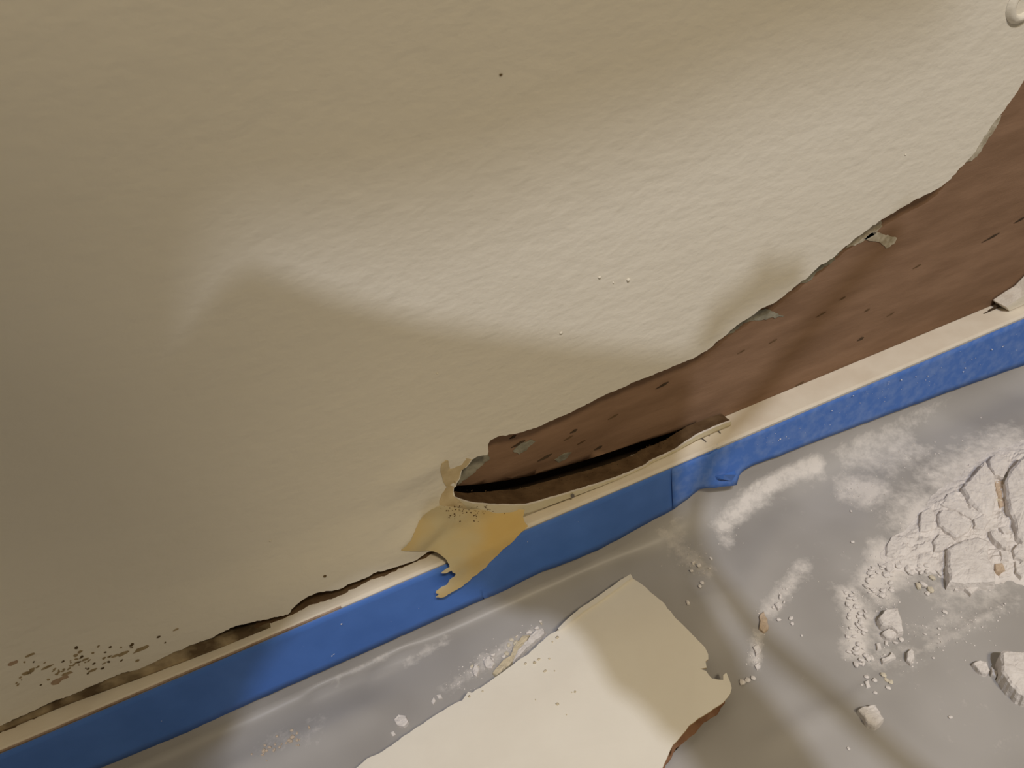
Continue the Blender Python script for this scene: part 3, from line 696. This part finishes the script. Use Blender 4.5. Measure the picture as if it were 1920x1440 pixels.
chunk(Bq([(740, 100), (790, 20), (900, 10), (930, 60), (880, 150), (800, 200), (740, 180)]), .0060, 'smooth pale plaster flake at the heap edge', 44)
chunk(Bq([(715, 260), (790, 230), (812, 310), (772, 345)]), .0045, 'wedge-like white flake below the smooth pale flake', 45)
chunk(A([(715, 1060), (760, 1035), (830, 1030), (850, 1060), (885, 1120), (830, 1170), (780, 1150)], 1400, 1020, 3.43), .0080, 'lone white cube-like lump far in front of the heap', 50)
chunk(A([(85, 450), (110, 430), (135, 480), (140, 540), (110, 565), (80, 540)], 1400, 1020, 3.43), .0040, 'tan sliver of plaster standing on end', 51, 'chunk_b')
chunk(A([(40, 660), (75, 645), (95, 680), (60, 715)], 1400, 1020, 3.43), .0035, 'white crumb below the tan sliver', 52)
chunk(A([(50, 780), (75, 765), (90, 790), (65, 805)], 1400, 1020, 3.43), .0030, 'tiny white crumb lowest below the tan sliver', 53)
chunk(A([(180, 385), (215, 365), (230, 400), (200, 420)], 1400, 1020, 3.43), .0035, 'white crumb above the tan sliver', 54)
E5 = lambda l: A(l, 480, 960, 3.0)
chunk(E5([(775, 1165), (800, 1135), (840, 1140), (855, 1175), (830, 1205), (790, 1195)]), .0050, 'round white pebble between tape and the plasterboard piece', 60)
chunk(E5([(755, 1240), (775, 1230), (785, 1248), (768, 1258)]), .0025, 'small white crumb beside the round pebble', 61)
chunk(E5([(1280, 830), (1310, 815), (1342, 845), (1325, 880), (1290, 870)]), .0045, 'white lump at the upper edge of the plasterboard piece', 62)
chunk(E5([(1215, 890), (1235, 850), (1255, 880), (1245, 925), (1225, 915)]), .0038, 'thin upright white flake beside the white lump at the plasterboard edge', 63)
chunk(E5([(1330, 900), (1370, 850), (1430, 810), (1460, 740), (1500, 690), (1540, 690), (1500, 760), (1460, 820), (1400, 880), (1350, 920)]), .0055, 'yellowish ragged strip of plaster along the plasterboard edge', 64, 'chunk_y')
chunk(E5([(1540, 700), (1580, 655), (1612, 648), (1625, 680), (1590, 710), (1550, 740), (1500, 790), (1440, 840), (1460, 790)]), .0065, 'white ragged lump beside the yellowish strip', 65)
chunk(E5([(320, 1300), (340, 1282), (358, 1295), (340, 1318)]), .0022, 'pale crumb near the plastic fold by the baseboard', 66, 'chunk_y')
chunk(E5([(985, 1065), (1000, 1040), (1010, 1060), (995, 1080)]), .0022, 'white crumb pair, thin one, by the plasterboard', 67)
chunk(E5([(1015, 1030), (1040, 1025), (1048, 1045), (1025, 1048)]), .0022, 'white crumb pair, wide one, by the plasterboard', 68)

MND = [(1650, 1045), (1662, 1020), (1690, 1000), (1720, 968), (1745, 930), (1780, 905), (1815, 880), (1850, 848), (1890, 835), (1990, 800), (2080, 900), (2040, 1060), (1960, 1110), (1900, 1090), (1840, 1096), (1790, 1092), (1740, 1070), (1700, 1076), (1672, 1068)]
def mh(px, py):
    q = on_z(px, py, .001); best = 1e9
    for i in range(len(MND)):
        a = Vector(MND[i]); c = Vector(MND[(i+1) % len(MND)]); d = c-a; t = max(0, min(1, (Vector((px, py))-a).dot(d)/d.length_squared)); best = min(best, (Vector((px, py))-a-d*t).length)
    q.z = floor_z(q.x, q.y)+.0002+sm(0, 26, best)*(.0022+.0022*noise.noise((q.x*110, q.y*110, 0))+.0016*noise.noise((q.x*320, q.y*320, 5))); return q
mo = slab('plaster_heap_dust', ragged(MND, 6, 2.5, True, 90), mh, lambda x, y: Vector((mh(x, y).x, mh(x, y).y, floor_z(mh(x, y).x, mh(x, y).y)-.0001)), 'chunk', grid_in(MND, 4.5), None, False)
tag(mo, 'powdery white plaster dust bedding the rubble heap', 'plaster dust', None, 'stuff')

# loose crumbs: one lump shape per kind, copied
protos = []
for k in range(4):
    V = []; F = []; pebble(V, F, (0, 0, 0), 1.0, random.Random(70+k), 1, .6)
    lowz = min(v.z for v in V); V = [Vector((v.x, v.y, v.z-lowz)) for v in V]
    me = bpy.data.meshes.new('plaster_crumb'); me.from_pydata([tuple(v) for v in V], [], F); protos.append(me)
def crumb(px, py, r, label, group, material):
    q = on_z(px, py, r*.6); z = floor_z(q.x, q.y)
    o = bpy.data.objects.new('plaster_crumb', protos[rnd.randrange(4)]); COL.objects.link(o)
    if not o.data.materials: o.data.materials.append(M['crumb'])
    o.material_slots[0].link = 'OBJECT'; o.material_slots[0].material = M[material]
    o.location = (q.x, q.y, z-.0001); o.scale = (r, r*rnd.uniform(.7, 1.2), r); o.rotation_euler = (0, 0, rnd.uniform(0, 6))
    tag(o, label, 'plaster crumb', group)
rnd = random.Random(21)
for i in range(46):
    crumb(rnd.uniform(1680, 1745), rnd.uniform(1008, 1075), rnd.uniform(.0010, .0024), 'crumb in the crumbly patch beside the square block', 'crumbs beside the square block', 'crumb')
for i in range(34):
    a = rnd.uniform(0, 6.28); r_ = rnd.uniform(.55, 1)
    crumb(1650+28*r_*math.cos(a), 1090+30*r_*math.sin(a), rnd.uniform(.0009, .0020), 'crumb in the ring-shaped dusty patch near the heap', 'crumbs of the ring-shaped patch', 'crumb')
for i in range(44):
    t = rnd.random(); x = lerp_list([(0, 1592), (.3, 1606), (.6, 1604), (1, 1606)], t)+rnd.gauss(4, 9); y = 1110+t*140
    crumb(x, y, rnd.uniform(.0008, .0020), 'crumb in the long dusty streak beside the lone lump', 'crumbs of the long dusty streak', 'crumb')
for i in range(40):
    x = rnd.uniform(1720, 1915); y = 1010-(x-1720)*.75+rnd.uniform(-5, 120)
    if y > 1120 or y < 850: continue
    crumb(x, y, rnd.uniform(.0012, .0030), 'crumb lying between the lumps of the rubble heap', 'crumbs in the rubble heap', rnd.choice(['crumb', 'crumb', 'crumb_y']))
for (x, y) in [(1640, 1278), (1665, 1290), (1663, 1207), (1680, 1206), (1655, 1270), (1690, 1200), (1770, 1148), (1640, 1300), (1625, 1270), (1615, 1285), (1660, 1180), (1782, 1346), (1591, 1405), (1750, 1235), (1735, 1190), (1760, 1180)]:
    crumb(x+rnd.uniform(-2, 2), y, rnd.uniform(.0007, .0014), 'stray white crumb scattered around the lone lumps', 'stray crumbs near the lone lumps', 'crumb')
for (x, y) in [(1656, 1268), (1662, 1276), (1670, 1280)]:
    crumb(x, y, .0013, 'yellow fleck beside the white crumbs', 'yellow flecks', 'crumb_y')
for (x, y) in [(1300, 1062), (1310, 1068), (1296, 1076), (1333, 1056), (1316, 1100), (1312, 1106), (1290, 1132), (1330, 1075), (1595, 962), (1598, 1020), (1450, 1140), (1463, 1120), (1475, 1105), (1470, 1130), (1485, 1170), (1483, 1160), (1460, 1163), (1503, 1193), (1392, 1280), (1402, 1276), (1412, 1272)]:
    crumb(x, y, rnd.uniform(.0008, .0017), 'stray white crumb on the shaded plastic', 'stray crumbs on the shaded plastic', 'crumb')
for i in range(30):
    x = rnd.gauss(545, 30); y = 1395-(x-545)*.35+rnd.gauss(0, 10)
    if y < 1370-(x-545)*.40: continue
    crumb(x, y, rnd.uniform(.0005, .0011), 'tiny pale crumb in the cluster near the plastic fold', 'tiny crumbs near the plastic fold', 'crumb_b')
for i in range(26):
    t = rnd.random(); crumb(880+t*140+rnd.gauss(0, 4), 1278-t*92-rnd.uniform(4, 26), rnd.uniform(.0007, .0018), 'crumb beside the upper edge of the plasterboard piece', 'crumbs along the plasterboard edge', rnd.choice(['crumb', 'crumb_y']))
# fine grit
V = []; F = []
for i in range(1600):
    pts, r, a = DUST[rnd.randrange(len(DUST)-4)]
    k = rnd.randrange(len(pts)-1); p = pts[k].lerp(pts[k+1], rnd.random())+Vector((rnd.gauss(0, r*.7), rnd.gauss(0, r*.7)))
    if p.y > -.03: continue
    s = rnd.uniform(.00015, .0005); pebble(V, F, (p.x, p.y, floor_z(p.x, p.y)+s*.5), s, rnd, 1, .6) if i < 900 else None
o = obj('plaster_grit', V, F, 'chunk'); tag(o, 'fine white plaster grit scattered over the plastic sheet', 'grit', None, 'stuff')

# ------------------------------------------------------------------ unseen casters standing in for the photographer, shaped from the soft shadows they throw
LX = LDIR.cross(Vector((0, 0, 1))).normalized(); LY = LX.cross(LDIR).normalized()
def cast(px, py, surf, dist):
    p = {'w': lambda: on_y(px, py, 0), 'b': lambda: on_y(px, py, BY), 't': lambda: on_y(px, py, -.0135), 'f': lambda: on_z(px, py, .001), 'p': lambda: on_z(px, py, PZ)}[surf]()
    o = CAMPOS+LDIR*dist; d = LPOS-p
    q = p+d*((o-p).dot(LDIR)/d.dot(LDIR)); q = q-o
    return (q.dot(LX), q.dot(LY))
def pillow(pts, dist, tmax, k, step):
    o = CAMPOS+LDIR*dist
    def dd(x, y):
        b_ = 1e9
        for i in range(len(pts)):
            a = Vector(pts[i]); c = Vector(pts[(i+1) % len(pts)]); d = c-a; t = max(0, min(1, (Vector((x, y))-a).dot(d)/max(d.length_squared, 1e-12))); b_ = min(b_, (Vector((x, y))-a-d*t).length)
        return b_
    th = lambda x, y: .002+min(tmax, k*math.sqrt(dd(x, y)))
    v, f = fill(pts, grid_in(pts, step)); n = len(v)
    H = [th(p.x, p.y) for p in v]
    V = [o+LX*p.x+LY*p.y+LDIR*(tmax-h) for p, h in zip(v, H)]+[o+LX*p.x+LY*p.y+LDIR*(tmax+h) for p, h in zip(v, H)]
    F = [tuple(t) for t in f]+[tuple(n+i for i in reversed(t)) for t in f]; E_ = set()
    for t in f:
        for i in range(len(t)): E_.add((t[i], t[(i+1) % len(t)]))
    for a, c in E_:
        if (c, a) not in E_: F.append((a, n+a, n+c, c))
    return V, F
PH = [(372, 650, 'w'), (400, 600, 'w'), (440, 545, 'w'), (482, 520, 'w'), (540, 532, 'w'), (620, 558, 'w'), (800, 608, 'w'), (1000, 638, 'w'), (1200, 661, 'w'), (1292, 668, 'w'), (1300, 730, 'b'), (1275, 885, 't'), (1200, 930, 't'), (870, 1105, 't'), (800, 1060, 't'), (700, 1090, 'w'), (560, 1150, 't'), (480, 1270, 't'), (420, 1400, 'f'), (200, 1500, 'f'), (-300, 1560, 't'), (-300, 1250, 'w'), (40, 1100, 'w'), (200, 860, 'w'), (320, 730, 'w')]
pts = [cast(*p, .60) for p in PH]
V, F = pillow(pts, .60, .006, .05, .012)
o = obj('phone_caster', V, F, 'phone_caster'); tag(o, 'unseen dark slab added to cast a handset-shaped shadow', 'phone_caster')  # unseen slab, outline traced back from the shadow it has to throw
HAND = [(1180, 690, 'w'), (1285, 668, 'w'), (1306, 610, 'w'), (1350, 540, 'w'), (1400, 495), (1455, 474), (1540, 474), (1572, 490), (1516, 540), (1462, 580), (1397, 622), (1335, 672), (1300, 692), (1300, 740, 'b'), (1275, 885, 't'), (1288, 970, 'f'), (1330, 1110, 'f'), (1410, 1260, 'f'), (1520, 1400, 'f'), (1640, 1560, 'f'), (1500, 1760, 'f'), (900, 2100, 'f'), (700, 2000, 'f'), (1300, 1600, 'f'), (1330, 1490, 'f'), (1285, 1428, 'p'), (1200, 1344, 'p'), (1130, 1284, 'p'), (1098, 1212, 'p'), (1040, 1166, 'p'), (950, 1150, 'f'), (860, 1115, 't'), (1000, 900, 't')]
pts = [cast(p[0], p[1], p[2] if len(p) > 2 else 'w', .63) for p in HAND]
V, F = pillow(pts, .63, .012, .06, .010)
BODY = [(500, 530), (600, 535), (720, 522), (850, 495), (980, 445), (1120, 385), (1300, 310), (1500, 235), (1700, 150), (1860, 10), (1700, -400), (1300, -650), (800, -700), (200, -560), (-60, -250), (-160, 60), (-500, 300), (-900, 500), (-1000, 900), (-700, 1250), (-60, 1500), (230, 1350), (400, 1000), (480, 800), (450, 680), (460, 590)]
pts = [cast(p[0], p[1], 'w', 1.35) for p in BODY]
V2, F2 = pillow(pts, 1.35, .06, .35, .02)
n = len(V); V += V2; F += [tuple(n+i for i in f) for f in F2]
def capsule(V, F, a, c, r0, r1):
    a, c = Vector(a), Vector(c); d = (c-a).normalized(); u = d.orthogonal().normalized(); w_ = d.cross(u); n = len(V)
    for p, r in ((a, r0), (c, r1)):
        for k in range(10): V.append(p+(u*math.cos(k*.6283)+w_*math.sin(k*.6283))*r)
    for k in range(10): F.append((n+k, n+(k+1) % 10, n+10+(k+1) % 10, n+10+k))
    F.append(tuple(n+k for k in range(10))); F.append(tuple(n+10+k for k in reversed(range(10))))
def P3(px, py, s_, dist):
    x, y = cast(px, py, s_, dist); return CAMPOS+LDIR*dist+LX*x+LY*y
capsule(V, F, P3(820, 2020, 'f', .642), P3(100, 2100, 'f', .95), .030, .036)
capsule(V, F, P3(100, 2100, 'f', .95), P3(-700, 1000, 'w', 1.41), .036, .045)
o = obj('person_caster', V, F, 'cloth'); rm = o.modifiers.new('skin', 'REMESH'); rm.mode = 'VOXEL'; rm.voxel_size = .007; rm.use_smooth_shade = True
tag(o, 'unseen arm and body shape added to cast the soft shadows', 'person_caster')  # unseen arm and body, outlines drawn to block the lamp where shade falls
CORD = [(1690, 425, 'b'), (1640, 480, 'b'), (1560, 570, 'b'), (1480, 670, 'b'), (1405, 768, 'b'), (1350, 830, 't'), (1325, 880, 't'), (1295, 975, 'f'), (1315, 1050, 'f'), (1370, 1125, 'f'), (1440, 1205, 'f'), (1560, 1310, 'f'), (1690, 1425, 'f'), (1790, 1510, 'f')]
path = [CAMPOS+LDIR*.66+LX*cast(*c, .66)[0]+LY*cast(*c, .66)[1] for c in CORD]
fine = []
for i in range(len(path)-1):                    # smooth curve through the points
    p0, p1, p2, p3 = path[max(i-1, 0)], path[i], path[i+1], path[min(i+2, len(path)-1)]
    for k in range(5):
        t = k/5; fine.append(.5*((2*p1)+(p2-p0)*t+(2*p0-5*p1+4*p2-p3)*t*t+(3*p1-p0-3*p2+p3)*t**3))
V = []; F = []; K = 8
for i, p in enumerate(fine):
    d = (fine[min(i+1, len(fine)-1)]-fine[max(i-1, 0)]).normalized(); u = d.cross(LDIR).normalized(); w_ = d.cross(u)
    for k in range(K): V.append(p+(u*math.cos(k/K*math.tau)+w_*math.sin(k/K*math.tau))*.0034)
for i in range(len(fine)-1):
    for k in range(K): F.append((i*K+k, i*K+(k+1) % K, (i+1)*K+(k+1) % K, (i+1)*K+k))
F += [tuple(range(K)), tuple((len(fine)-1)*K+k for k in reversed(range(K)))]
o = obj('cord_caster', V, F, 'phone_caster', None, True); tag(o, 'unseen thin dark cord added for its narrow shadow', 'shadow_cord')  # unseen cord, its path taken from the thin shadow line
